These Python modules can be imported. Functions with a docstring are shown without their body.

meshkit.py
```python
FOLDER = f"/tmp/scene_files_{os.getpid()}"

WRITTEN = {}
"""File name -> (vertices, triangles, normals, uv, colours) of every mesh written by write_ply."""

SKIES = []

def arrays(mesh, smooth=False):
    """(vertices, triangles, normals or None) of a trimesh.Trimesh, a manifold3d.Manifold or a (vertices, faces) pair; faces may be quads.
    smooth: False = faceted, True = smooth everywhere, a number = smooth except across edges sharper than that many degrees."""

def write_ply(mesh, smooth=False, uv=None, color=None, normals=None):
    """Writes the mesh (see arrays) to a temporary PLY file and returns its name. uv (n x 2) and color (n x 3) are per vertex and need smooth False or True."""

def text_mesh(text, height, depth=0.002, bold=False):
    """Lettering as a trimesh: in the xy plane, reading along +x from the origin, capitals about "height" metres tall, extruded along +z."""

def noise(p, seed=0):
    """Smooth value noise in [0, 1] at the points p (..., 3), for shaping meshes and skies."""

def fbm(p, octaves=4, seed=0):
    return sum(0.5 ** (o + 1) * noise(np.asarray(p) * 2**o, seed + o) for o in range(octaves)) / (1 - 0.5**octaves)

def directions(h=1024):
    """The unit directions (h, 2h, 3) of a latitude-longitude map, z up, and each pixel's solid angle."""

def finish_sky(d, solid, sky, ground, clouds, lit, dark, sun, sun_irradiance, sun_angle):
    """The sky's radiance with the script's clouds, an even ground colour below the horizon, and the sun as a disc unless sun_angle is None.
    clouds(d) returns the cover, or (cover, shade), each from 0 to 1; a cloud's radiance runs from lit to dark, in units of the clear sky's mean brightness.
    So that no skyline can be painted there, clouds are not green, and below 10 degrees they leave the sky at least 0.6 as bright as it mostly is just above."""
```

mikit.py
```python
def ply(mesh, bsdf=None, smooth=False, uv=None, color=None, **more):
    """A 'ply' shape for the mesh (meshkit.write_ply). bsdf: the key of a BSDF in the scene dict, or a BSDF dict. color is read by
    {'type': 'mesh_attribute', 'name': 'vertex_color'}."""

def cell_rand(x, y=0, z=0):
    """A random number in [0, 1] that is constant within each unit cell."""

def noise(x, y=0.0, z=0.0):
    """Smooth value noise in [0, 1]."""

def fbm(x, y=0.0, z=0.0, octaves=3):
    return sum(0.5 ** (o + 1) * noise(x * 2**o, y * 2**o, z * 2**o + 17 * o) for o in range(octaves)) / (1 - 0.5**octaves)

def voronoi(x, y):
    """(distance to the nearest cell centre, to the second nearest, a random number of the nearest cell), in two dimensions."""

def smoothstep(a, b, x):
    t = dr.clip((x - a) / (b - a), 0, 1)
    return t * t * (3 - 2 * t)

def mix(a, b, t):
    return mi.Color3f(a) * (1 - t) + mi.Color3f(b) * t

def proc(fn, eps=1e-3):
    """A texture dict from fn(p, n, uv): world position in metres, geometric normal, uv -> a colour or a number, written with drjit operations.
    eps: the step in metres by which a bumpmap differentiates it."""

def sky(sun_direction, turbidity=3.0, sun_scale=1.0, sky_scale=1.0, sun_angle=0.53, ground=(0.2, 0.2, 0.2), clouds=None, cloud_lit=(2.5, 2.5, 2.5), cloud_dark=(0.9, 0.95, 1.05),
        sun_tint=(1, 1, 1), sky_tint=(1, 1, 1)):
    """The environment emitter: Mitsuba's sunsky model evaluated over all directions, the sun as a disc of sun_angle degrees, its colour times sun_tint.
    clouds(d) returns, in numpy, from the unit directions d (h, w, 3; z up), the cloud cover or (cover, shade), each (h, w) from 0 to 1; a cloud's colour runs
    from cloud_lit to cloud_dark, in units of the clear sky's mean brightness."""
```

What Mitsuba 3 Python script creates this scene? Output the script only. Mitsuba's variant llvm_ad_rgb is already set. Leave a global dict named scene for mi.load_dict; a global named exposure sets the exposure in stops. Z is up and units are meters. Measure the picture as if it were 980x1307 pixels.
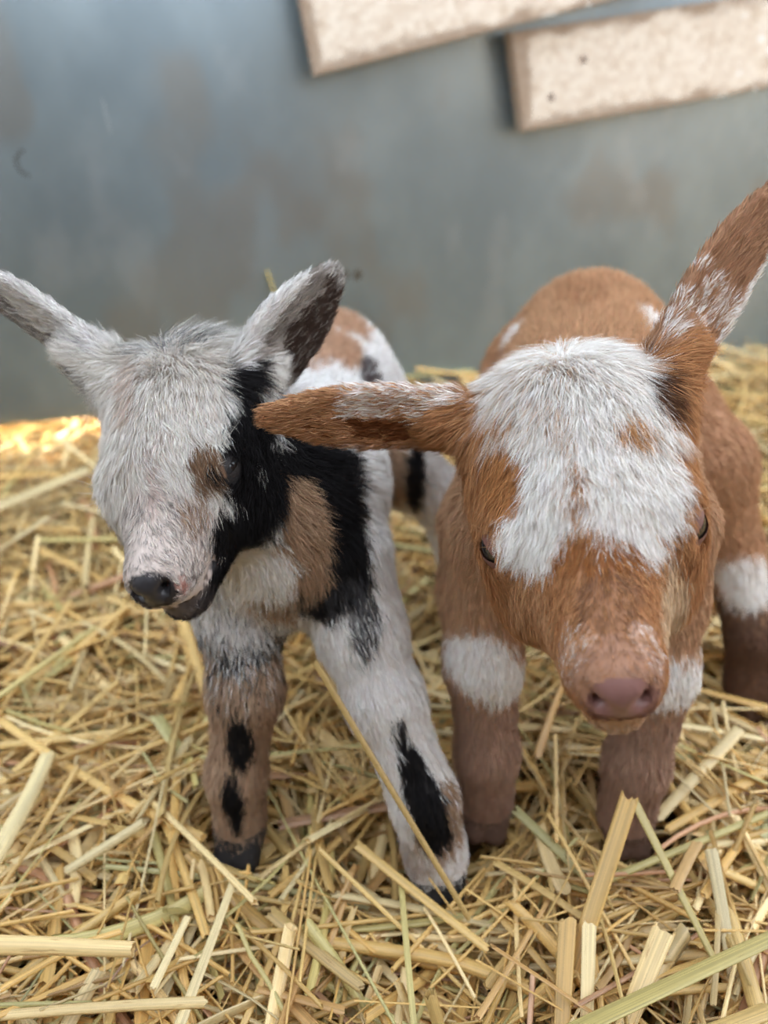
import math, os, numpy as np, trimesh, manifold3d as m3, mitsuba as mi, drjit as dr, mikit, meshkit
from shapely.geometry import Polygon
from scipy.spatial import cKDTree
from scipy import sparse
from mikit import noise, fbm, cell_rand, smoothstep, mix, proc

T = mi.ScalarTransform4f
FUR = float(os.environ.get('FURQ', '1'))          # 1 in the finished scene; lower only for quick looks
scene, labels = {}, {}

# ------------------------------------------------------------------ camera, light, exposure
CAM = np.array([0.0, 0.0, 0.36]); PITCH = math.radians(30)
FWD = np.array([0, math.cos(PITCH), -math.sin(PITCH)])
FOVX = 2 * math.degrees(math.atan(490 / 962))
scene['camera'] = {'type': 'thinlens', 'fov': FOVX, 'fov_axis': 'x', 'near_clip': 0.02, 'far_clip': 100.0,
                   'to_world': T().look_at(origin=CAM.tolist(), target=(CAM + FWD).tolist(), up=[0, 0, 1]),
                   'aperture_radius': 0.0023, 'focus_distance': 0.292}
exposure = 4.2
scene['sky'] = mikit.sky((0.25, 0.85, 0.75), turbidity=4.0, sun_scale=1.0, sky_scale=1.0, ground=(0.3, 0.26, 0.18),
                         clouds=lambda d: (0.9 * np.ones(d.shape[:2]), 0.5 * meshkit.fbm(d * 3.0, 4, seed=5)), cloud_lit=(1.42, 1.5, 1.60), cloud_dark=(0.95, 1.02, 1.10))

def unit(v):
    v = np.asarray(v, float); return v / np.maximum(np.linalg.norm(v, axis=-1, keepdims=True), 1e-12)

# ------------------------------------------------------------------ materials
def bsdf_wall(p, n, uv):
    a, z = uv.x, uv.y
    m = fbm(a * 9, z * 7, 3.0, 4)
    s = fbm(a * 16, z * 11, 11.0, 4)
    c = mix((0.25, 0.31, 0.345), (0.33, 0.40, 0.435), smoothstep(0.3, 0.7, m))
    c = mix(c, (0.29, 0.265, 0.23), 0.45 * smoothstep(0.54, 0.75, fbm(a * 12 + 5, z * 9, 7.0, 3)))
    c = mix(c, (0.46, 0.50, 0.53), 0.30 * smoothstep(0.58, 0.8, s))
    def spot(x, y, r, soft=0.5):
        return 1 - smoothstep(r * soft, r, dr.sqrt(dr.square(a - x) + dr.square(z - y)))
    c = mix(c, (0.11, 0.09, 0.07), 0.75 * dr.maximum(spot(0.4237, 0.1501, 0.008), spot(0.4404, 0.1491, 0.008)))
    arc = dr.sqrt(dr.square(a - 0.094) + dr.square(z - 0.283))
    c = mix(c, (0.12, 0.12, 0.12), 0.7 * smoothstep(0.0035, 0.0, dr.abs(arc - 0.012)) * dr.select(a < 0.092, 1.0, 0.0))
    sc = smoothstep(0.0022, 0.0, dr.abs(a - 0.178 + 0.1 * (z - 0.32))) * smoothstep(0.02, 0.01, dr.abs(z - 0.325))
    c = mix(c, (0.5, 0.53, 0.55), 0.6 * sc)
    return c
scene['mat_wall'] = {'type': 'twosided', 'bsdf': {'type': 'principled', 'base_color': proc(bsdf_wall), 'metallic': 0.7, 'roughness': 0.34, 'specular': 0.5}}

def bsdf_ground(p, n, uv):
    return mix((0.09, 0.06, 0.03), (0.21, 0.145, 0.07), fbm(p.x * 60, p.y * 60, 0.0, 4))
scene['mat_ground'] = {'type': 'twosided', 'bsdf': {'type': 'diffuse', 'reflectance': proc(bsdf_ground)}}

PAL = [(0.68, 0.48, 0.185), (0.81, 0.67, 0.37), (0.53, 0.49, 0.22), (0.53, 0.35, 0.155), (0.50, 0.30, 0.18)]
def bsdf_straw(p, n, uv):
    k = dr.floor(uv.y); v = uv.y - k
    i = dr.floor(uv.x / 4.0); u = uv.x - 4.0 * i
    c = mi.Color3f(0)
    for q, col in enumerate(PAL):
        c = dr.select(dr.abs(k - q) < 0.5, mi.Color3f(col), c)
    r1, r2 = cell_rand(i, 1, 5), cell_rand(i, 2, 9)
    c = c * (0.66 + 0.52 * r1)
    c = mix(c, c * mi.Color3f(1.05, 0.92, 0.75), r2)
    fib = noise(u * 25, v * 26 + i * 3.7, i)
    c = c * (0.76 + 0.42 * fib)
    fleck = smoothstep(0.70, 0.86, fbm(u * 90, v * 8 + i * 1.3, i * 0.7, 3))
    return mix(c, c * mi.Color3f(0.55, 0.42, 0.33), 0.6 * fleck)
scene['mat_straw'] = {'type': 'twosided', 'bsdf': {'type': 'principled', 'base_color': proc(bsdf_straw), 'roughness': 0.36, 'specular': 0.55}}

def bsdf_plank(p, n, uv):
    first = uv.x > 5                        # the upper board starts at 10
    a, b = dr.select(first, uv.x - 10, uv.x), uv.y      # metres along / across the board
    g = fbm(a * 130, b * 210, 2.0, 4)
    c = mix((0.68, 0.57, 0.46), (0.80, 0.71, 0.60), smoothstep(0.25, 0.75, g))
    c = mix(c, (0.48, 0.36, 0.25), 0.5 * smoothstep(0.58, 0.78, fbm(a * 120, b * 120, 9.0, 3)))
    edge = dr.minimum(a, dr.minimum(b, 0.1 - b))            # stained, handled rims
    st = smoothstep(0.62, 0.35, edge * 22 + 0.55 * fbm(a * 40, b * 40, 4.0, 4))
    c = mix(c, (0.25, 0.16, 0.10), 0.75 * st)
    paint = smoothstep(0.74, 0.80, fbm(a * 75, b * 75, 33.0, 3)) * smoothstep(0.2, 0.27, a)
    c = mix(c, (0.86, 0.86, 0.85), paint)
    k1 = dr.sqrt(dr.square(a - 0.075) + dr.square(b - 0.062)); k2 = dr.sqrt(dr.square(a - 0.035) + dr.square(b - 0.030))
    kn = dr.maximum(1 - smoothstep(0.003, 0.0055, k1), 1 - smoothstep(0.003, 0.0055, k2)) * dr.select(uv.x < 5, 1.0, 0.0)
    return mix(c, (0.12, 0.06, 0.04), 0.85 * kn)
scene['mat_plank'] = {'type': 'twosided', 'bsdf': {'type': 'principled', 'base_color': proc(bsdf_plank), 'roughness': 0.65, 'specular': 0.3}}

VC = {'type': 'mesh_attribute', 'name': 'vertex_color'}
scene['mat_hair'] = {'type': 'principledthin', 'base_color': VC, 'roughness': 0.5, 'diff_trans': 0.5, 'spec_trans': 0.0, 'eta': 1.35}
scene['mat_skin'] = {'type': 'twosided', 'bsdf': {'type': 'principled', 'base_color': VC, 'roughness': 0.6, 'specular': 0.3}}
scene['mat_nose'] = {'type': 'twosided', 'bsdf': {'type': 'principled', 'base_color': VC, 'roughness': 0.38, 'specular': 0.5}}
scene['mat_eye'] = {'type': 'principled', 'base_color': VC, 'roughness': 0.08, 'specular': 0.6, 'clearcoat': 1.0, 'clearcoat_gloss': 0.95}

# ------------------------------------------------------------------ setting: steel wall, ground
W0 = np.array([-0.4558, 0.8254, 0.0]); WD = np.array([0.9632, 0.2689, 0.0]); WN = np.array([0.2689, -0.9632, 0.0])
def wall_pt(a, z, c=0.0):
    return W0 + WD * a + WN * c + np.array([0, 0, z])
def wall_mesh():
    aa = np.linspace(-2.0, 3.0, 126); t = np.linspace(0, 1, 41)
    zb = np.interp(aa, [-2.0, -0.3, 0.13, 0.30, 3.0], [0.006, 0.004, 0.001, -0.04, -0.06])
    V, UV = [], []
    for c in (0.0, -0.0015):
        for i, a in enumerate(aa):
            for q in t:
                z = zb[i] + (1.75 - zb[i]) * q ** 1.3
                bow = 0.004 * math.sin(a * 5.1 + z * 3) + 0.003 * math.sin(a * 11 - z * 7)
                V.append(wall_pt(a, z, c + bow - 0.004)); UV.append((a, z))
    n, m = len(aa), len(t)
    q = lambda s, i, j: s * n * m + i * m + j
    F = []
    for i in range(n - 1):
        for j in range(m - 1):
            a, b, c, d = q(0, i, j), q(0, i + 1, j), q(0, i + 1, j + 1), q(0, i, j + 1)
            F += [(a, b, c), (a, c, d)]
            a, b, c, d = q(1, i, j), q(1, i + 1, j), q(1, i + 1, j + 1), q(1, i, j + 1)
            F += [(a, c, b), (a, d, c)]
        F += [(q(0, i, 0), q(1, i, 0), q(1, i + 1, 0)), (q(0, i, 0), q(1, i + 1, 0), q(0, i + 1, 0))]
        F += [(q(0, i, m - 1), q(1, i + 1, m - 1), q(1, i, m - 1)), (q(0, i, m - 1), q(0, i + 1, m - 1), q(1, i + 1, m - 1))]
    return trimesh.Trimesh(np.array(V), np.array(F), process=False), np.array(UV)
wm, wuv = wall_mesh()
scene['wall_back'] = mikit.ply(wm, 'mat_wall', True, uv=wuv)
labels['wall_back'] = {'label': 'grey weathered sheet steel wall behind the two kids', 'kind': 'structure'}
scene['floor'] = mikit.ply(trimesh.Trimesh([[-4, -3, -0.045], [4, -3, -0.045], [4, 5, -0.045], [-4, 5, -0.045]], [[0, 1, 2], [0, 2, 3]]), 'mat_ground')
labels['floor'] = {'label': 'earth floor under the straw bedding', 'kind': 'structure'}

# added board wall behind the camera, out of view, to keep low light out
scene['mat_shade_wall'] = {'type': 'twosided', 'bsdf': {'type': 'diffuse', 'reflectance': {'type': 'rgb', 'value': (.22, .18, .14)}}}
for i in range(4):
    b_ = trimesh.creation.box((4.4, .02, .155)); b_.apply_translation((0.1, -.24, .04 + .16 * i))
    scene['added_shade_wall__board' + ('_%03d' % i if i else '')] = mikit.ply(b_, 'mat_shade_wall')
labels['added_shade_wall'] = {'label': 'added unseen board wall behind the camera, blocking low front light', 'kind': 'structure'}

# ------------------------------------------------------------------ planks on the wall
def plank(name, poly, c0, c1, origin, ang, shift):
    inner = np.array(Polygon(poly).buffer(-0.0015, join_style=2).exterior.coords)[:-1]
    pts = []
    for P_, c in ((poly, c0 + 0.0015), (poly, c1 - 0.0015), (inner, c0), (inner, c1)):
        pts += [wall_pt(a, z, c) for a, z in P_]
    h = trimesh.convex.convex_hull(np.array(pts))
    h = h.subdivide().subdivide().subdivide().subdivide()
    # unmerge by facet so that the bevel stays crisp
    v = h.triangles.reshape(-1, 3); f = np.arange(len(v)).reshape(-1, 3)
    r = v - wall_pt(*origin)
    a, b = r @ WD, r[:, 2]
    uv = np.stack([a * math.cos(ang) + b * math.sin(ang) + shift, -a * math.sin(ang) + b * math.cos(ang)], 1)
    scene[name] = mikit.ply(trimesh.Trimesh(v, f, process=False), 'mat_plank', False, uv=uv)
r12 = math.radians(12.2)
def board(o, left, bottom, h, L):
    o = np.array(o); e = np.array([math.cos(bottom), math.sin(bottom)]); u = np.array([-math.sin(left), math.cos(left)])
    return [tuple(o), tuple(o + e * L), tuple(o + e * L + u * h), tuple(o + u * h)]
plank('wooden_plank', board((0.3886, 0.3608), math.radians(10.5), math.radians(12.2), 0.105, 0.95), 0.026, 0.045, (0.3886, 0.3608), math.radians(12.2), 10.0)
labels['wooden_plank'] = {'label': 'upper pale wooden plank on the grey wall, reaching further left with its end cut square', 'category': 'plank', 'group': 'wooden planks on the grey wall'}
plank('wooden_plank_001', board((0.6336, 0.3053), math.radians(14.5), math.radians(7.6), 0.100, 0.85), 0.004, 0.024, (0.6336, 0.3053), math.radians(7.6), 0.0)
labels['wooden_plank_001'] = {'label': 'lower pale wooden plank on the grey wall with two dark knots and white paint specks', 'category': 'plank', 'group': 'wooden planks on the grey wall'}

# ------------------------------------------------------------------ straw bedding
def bed(x, y):
    """Height of the bedding's surface."""
    P_ = np.stack([x, y, 0 * x], -1)
    a = (np.stack([x, y], -1) - W0[:2]) @ WD[:2]; c = (np.stack([x, y], -1) - W0[:2]) @ WN[:2]
    pile = 0.018 * np.exp(-np.abs(c) / .10) * np.clip((a - .25) / .15, 0, 1)
    pile = pile - 0.024 * np.exp(-(c / .09) ** 2) * np.clip((.30 - a) / .15, 0, 1)
    return 0.022 * (meshkit.fbm(P_ * 9, 3, 41) - .5) + pile
def stalks(ctr, yaw, pitch, L, w, t, kind, ident, rng, M=4, K=6, bend=.13, roll=None, twist=.5, torn=.8):
    """Flattened hollow stalks as open tubes: vertices (N, M, K, 3), uv holds what the straw material reads."""
    N = len(L)
    d = np.stack([np.cos(pitch) * np.cos(yaw), np.cos(pitch) * np.sin(yaw), np.sin(pitch)], -1)
    s = unit(np.cross(d, [0, 0, 1.0])); u = np.cross(s, d)
    roll = rng.uniform(-.9, .9, N) if roll is None else roll
    s, u = s * np.cos(roll)[:, None] + u * np.sin(roll)[:, None], u * np.cos(roll)[:, None] - s * np.sin(roll)[:, None]
    q = np.linspace(-.5, .5, M)
    b1, b2 = rng.normal(0, bend, N), rng.normal(0, bend * .5, N)
    kink = np.where(rng.random(N) < .22, rng.normal(0, .22, N), 0); kp = rng.uniform(-.25, .25, N)
    off = (b1[:, None] * (q ** 2 - .08) + kink[:, None] * np.maximum(q - kp[:, None], 0)) * L[:, None]
    off2 = (b2[:, None] * (q ** 2 - .08)) * L[:, None]
    axis = ctr[:, None] + d[:, None] * (q[None, :, None] * L[:, None, None]) + s[:, None] * off[..., None] + u[:, None] * off2[..., None]
    th = np.arange(K) / K * 2 * np.pi
    taper = 1 - rng.uniform(0, .35, N)[:, None] * (q + .5)
    tw = rng.normal(0, twist, N)[:, None] * (q + .5)
    ca, sa = np.cos(th), np.sin(th)
    X = (w[:, None] * taper * .5)[..., None] * ca; Y = (t[:, None] * taper * .5)[..., None] * sa
    S_ = s[:, None] * np.cos(tw)[..., None] + u[:, None] * np.sin(tw)[..., None]; U_ = u[:, None] * np.cos(tw)[..., None] - s[:, None] * np.sin(tw)[..., None]
    V = axis[:, :, None] + X[..., None] * S_[:, :, None] + Y[..., None] * U_[:, :, None]
    # ragged ends
    rag = rng.uniform(-.5, .5, (N, 2, K)) * w[:, None, None] * torn
    V[:, 0] += d[:, None] * rag[:, 0, :, None]; V[:, -1] += d[:, None] * rag[:, 1, :, None]
    uu = ident[:, None, None] * 4.0 + .2 + (q[None, :, None] + .5) * L[:, None, None] + 0 * th
    vv = kind[:, None, None] + .04 + .92 * np.abs((np.arange(K) / K) * 2 - 1)[None, None, :] + 0 * uu
    return V, np.stack([uu, vv], -1)
def tube_faces(M, K):
    F = []
    for i in range(M - 1):
        for j in range(K):
            a, b = i * K + j, i * K + (j + 1) % K
            F += [(a, b, b + K), (a, b + K, a + K)]
    return np.array(F)
def tube_mesh(V, UV, M, K):
    n = len(V); F = (tube_faces(M, K)[None] + (np.arange(n) * M * K)[:, None, None]).reshape(-1, 3)
    return trimesh.Trimesh(V.reshape(-1, 3), F, process=False), UV.reshape(-1, 2)

LEGS = [[(.056, .288), .030], [(.134, .278), .030], [(.101, .505), .030], [(.240, .388), .030], [(-.075, .272), .028], [(.018, .255), .030], [(-.088, .525), .028], [(.058, .446), .028]]
def strew(n, x0, x1, y0, y1, z0, z1, seed, steep=.10, big=1.0, thin=.42):
    rng = np.random.default_rng(seed)
    x, y = rng.uniform(x0, x1, n), rng.uniform(y0, y1, n)
    L = np.clip(rng.lognormal(math.log(.088 * big), .45, n), .03, .24)
    yaw = rng.uniform(0, 2 * np.pi, n); pitch = rng.normal(0, .10, n) + np.where(rng.random(n) < steep, rng.normal(0, .35, n), 0)
    fine = rng.random(n) < thin
    w = np.where(fine, rng.uniform(.0011, .0027, n), np.clip(rng.lognormal(math.log(.0046), .34, n), .0026, .0088))
    t = w * np.where(fine, rng.uniform(.5, .95, n), np.where(rng.random(n) < .45, rng.uniform(.15, .35, n), rng.uniform(.5, .85, n)))
    L = np.where(fine, np.minimum(L * rng.uniform(.9, 1.6, n), .26), L * 1.12)
    lim = np.arcsin(np.minimum(.9, .036 / L)); pitch = np.clip(pitch, -lim, lim)
    z = bed(x, y) + rng.uniform(z0, z1, n)
    kind = rng.choice(5, n, p=[.52, .28, .09, .08, .03])
    ctr = np.stack([x, y, z], -1)
    keep = np.ones(n, bool)
    dd = np.stack([np.cos(yaw), np.sin(yaw)], -1)
    for (c, r) in LEGS:                                            # nothing runs through a leg
        v = np.array(c) - ctr[:, :2]; a = np.clip((v * dd).sum(1), -L / 2, L / 2)
        near = np.linalg.norm(v - dd * a[:, None], axis=1) < r
        keep &= ~(near & (z + np.abs(np.sin(pitch)) * L / 2 > -.004))
    a = (ctr[:, :2] - W0[:2]) @ WN[:2]; reach = np.abs(dd @ WN[:2]) * L / 2
    keep &= (np.abs(a) > reach + .004) | (z < -.02)                # nor through the wall
    return dict(ctr=ctr[keep], yaw=yaw[keep], pitch=pitch[keep], L=L[keep], w=w[keep], t=t[keep], kind=kind[keep])
def joined(*ds): return {k: np.concatenate([d[k] for d in ds]) for k in ds[0]}
deep = joined(strew(8000, -.75, 1.3, .02, 1.25, -.042, -.016, 1, .02), strew(5400, -.75, 1.3, .02, 1.25, -.018, .000, 2, .14), strew(3000, -.42, .42, .10, .50, -.016, .003, 3, .18, 1.0))
outside = strew(2200, -2.2, 2.6, .80, 3.0, -.036, -.006, 4, .1, 1.6)
beyond = lambda d: (d['ctr'][:, :2] - W0[:2]) @ WN[:2] < 0
outside = joined({k: v[beyond(outside)] for k, v in outside.items()}, {k: v[beyond(deep)] for k, v in deep.items()})
deep = {k: v[~beyond(deep)] for k, v in deep.items()}
top = joined(strew(2000, -.75, 1.2, .04, 1.20, -.002, .010, 5, .22), strew(620, -.36, .40, .12, .36, .002, .014, 6, .34, 1.0, .6), strew(480, -.13, .20, .20, .33, .004, .018, 8, .2, .7, .6))
rs = np.random.default_rng(77)
NT = len(top['L'])
V, UV = stalks(top['ctr'], top['yaw'], top['pitch'], top['L'], top['w'], top['t'], top['kind'].astype(float), np.arange(NT) + 100.0, rs, 7, 8)
# the stalks of the top layer that show largest become objects of their own
sp = V.mean(2).reshape(NT, -1, 3)
q = np.linspace(0, sp.shape[1] - 1.001, 40); i0 = q.astype(int); fr = (q - i0)[None, :, None]
pts = (sp[:, i0] * (1 - fr) + sp[:, i0 + 1] * fr - CAM).reshape(-1, 3)
UPV = np.array([0, math.sin(PITCH), math.cos(PITCH)])
zz = pts @ FWD; px = (490 + 962 * pts[:, 0] / zz) / 5; py = (653.5 - 962 * (pts @ UPV) / zz) / 5
inside = (px >= 0) & (px < 196) & (py >= 0) & (py < 261) & (zz > .05)
cellid = (px.astype(int) + 196 * py.astype(int))[inside]; own = np.repeat(np.arange(NT), 40)[inside]; zi = zz[inside]
o = np.lexsort((zi, cellid)); first = np.unique(cellid[o], return_index=True)[1]
seen = np.bincount(own[o][first], minlength=NT) * top['w'] / np.maximum(np.bincount(own, zi, NT) / np.maximum(np.bincount(own, minlength=NT), 1), .05)
shown = np.argsort(-seen)[:270]
is_one = np.zeros(NT, bool); is_one[shown] = True
KIND = ['golden', 'pale cream', 'greenish', 'brown', 'reddish brown']
def add_straw(mesh, uv, label, group=None, cat='straw'):
    k = 'straw'; i = 0
    while k in scene: i += 1; k = 'straw_%03d' % i
    scene[k] = mikit.ply(mesh, 'mat_straw', True, uv=uv); labels[k] = {'label': label, 'category': cat}
    if group: labels[k]['group'] = group
def on_photo(X):
    X = X - CAM; z = X @ FWD
    return 490 + 962 * X[0] / z, 653.5 - 962 * (X @ UPV) / z
def where_lies(i):
    (x0, y0), (x1, y1) = on_photo(sp[i, 0]), on_photo(sp[i, -1])
    x, y, l = (x0 + x1) / 2, (y0 + y1) / 2, math.hypot(x1 - x0, y1 - y0)
    ang = math.degrees(math.atan2(y0 - y1, x1 - x0)) % 180
    lie = 'lying level' if ang < 15 or ang > 165 else 'rising right' if ang < 65 else 'pointing away' if ang < 115 else 'rising left'
    size = 'short' if l < 110 else 'long' if l > 210 else 'mid-length'
    if y > 1180: p = 'bottom left corner' if x < 240 else 'bottom edge left of middle' if x < 480 else 'bottom edge right of middle' if x < 730 else 'bottom right corner'
    elif y > 1040: p = 'near left edge' if x < 200 else "before the pied kid's tan hoof" if x < 420 else "before the pied kid's black hoof" if x < 640 else "before the brown kid's hooves" if x < 830 else 'near right edge'
    elif y > 820: p = 'left edge' if x < 140 else "left of the pied kid's forelegs" if x < 300 else "between the pied kid's forelegs" if x < 480 else 'between the two kids' if x < 620 else "between the brown kid's forelegs" if x < 800 else "right of the brown kid's forelegs"
    else: p = "beyond the pied kid's face" if x < 400 else 'far behind between the kids' if x < 620 else 'far behind the brown kid'
    return size, lie, p
texts = {}
for i in shown:
    size, lie, p = where_lies(i); kd = KIND[top['kind'][i]]
    wd_ = 'broad' if top['w'][i] > .0055 else 'slim' if top['w'][i] < .0036 else ''
    texts.setdefault((' '.join(('%s %s %s straw %s, %s' % (size, wd_, kd, lie, p)).split()), 'loose straws, %s' % p), []).append(i)
for (text, grp), ids in texts.items():
    ids.sort(key=lambda i: on_photo(sp[i].mean(0))[0])
    for n_, i in enumerate(ids):
        m_, uv_ = tube_mesh(V[i:i + 1], UV[i:i + 1], 7, 8)
        add_straw(m_, uv_, text + ('' if len(ids) == 1 else ', leftmost' if n_ == 0 else ', rightmost' if n_ == len(ids) - 1 else ', %s from left' % ('second', 'third', 'fourth', 'fifth')[min(n_ - 1, 3)]), grp)
rest = {k: np.concatenate([deep[k], top[k][~is_one]]) for k in deep}
Vd, UVd = stalks(rest['ctr'], rest['yaw'], rest['pitch'], rest['L'], rest['w'], rest['t'], rest['kind'].astype(float), np.arange(len(rest['L'])) + 5000.0, rs, 4, 5)
m_, uv_ = tube_mesh(Vd, UVd, 4, 5)
scene['straw_bedding'] = mikit.ply(m_, 'mat_straw', True, uv=uv_)
Vo, UVo = stalks(outside['ctr'], outside['yaw'], outside['pitch'], outside['L'], outside['w'], outside['t'], outside['kind'].astype(float), np.arange(len(outside['L'])) + 60000.0, rs, 4, 5)
m_, uv_ = tube_mesh(Vo, UVo, 4, 5)
scene['straw_litter'] = mikit.ply(m_, 'mat_straw', True, uv=uv_)
labels['straw_litter'] = {'label': 'sunlit straw outside, seen through the gap under the left end of the grey wall', 'category': 'straw litter', 'kind': 'stuff'}
labels['straw_bedding'] = {'label': 'deep loose bedding of golden straw covering the floor', 'category': 'straw bedding', 'kind': 'stuff'}
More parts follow.
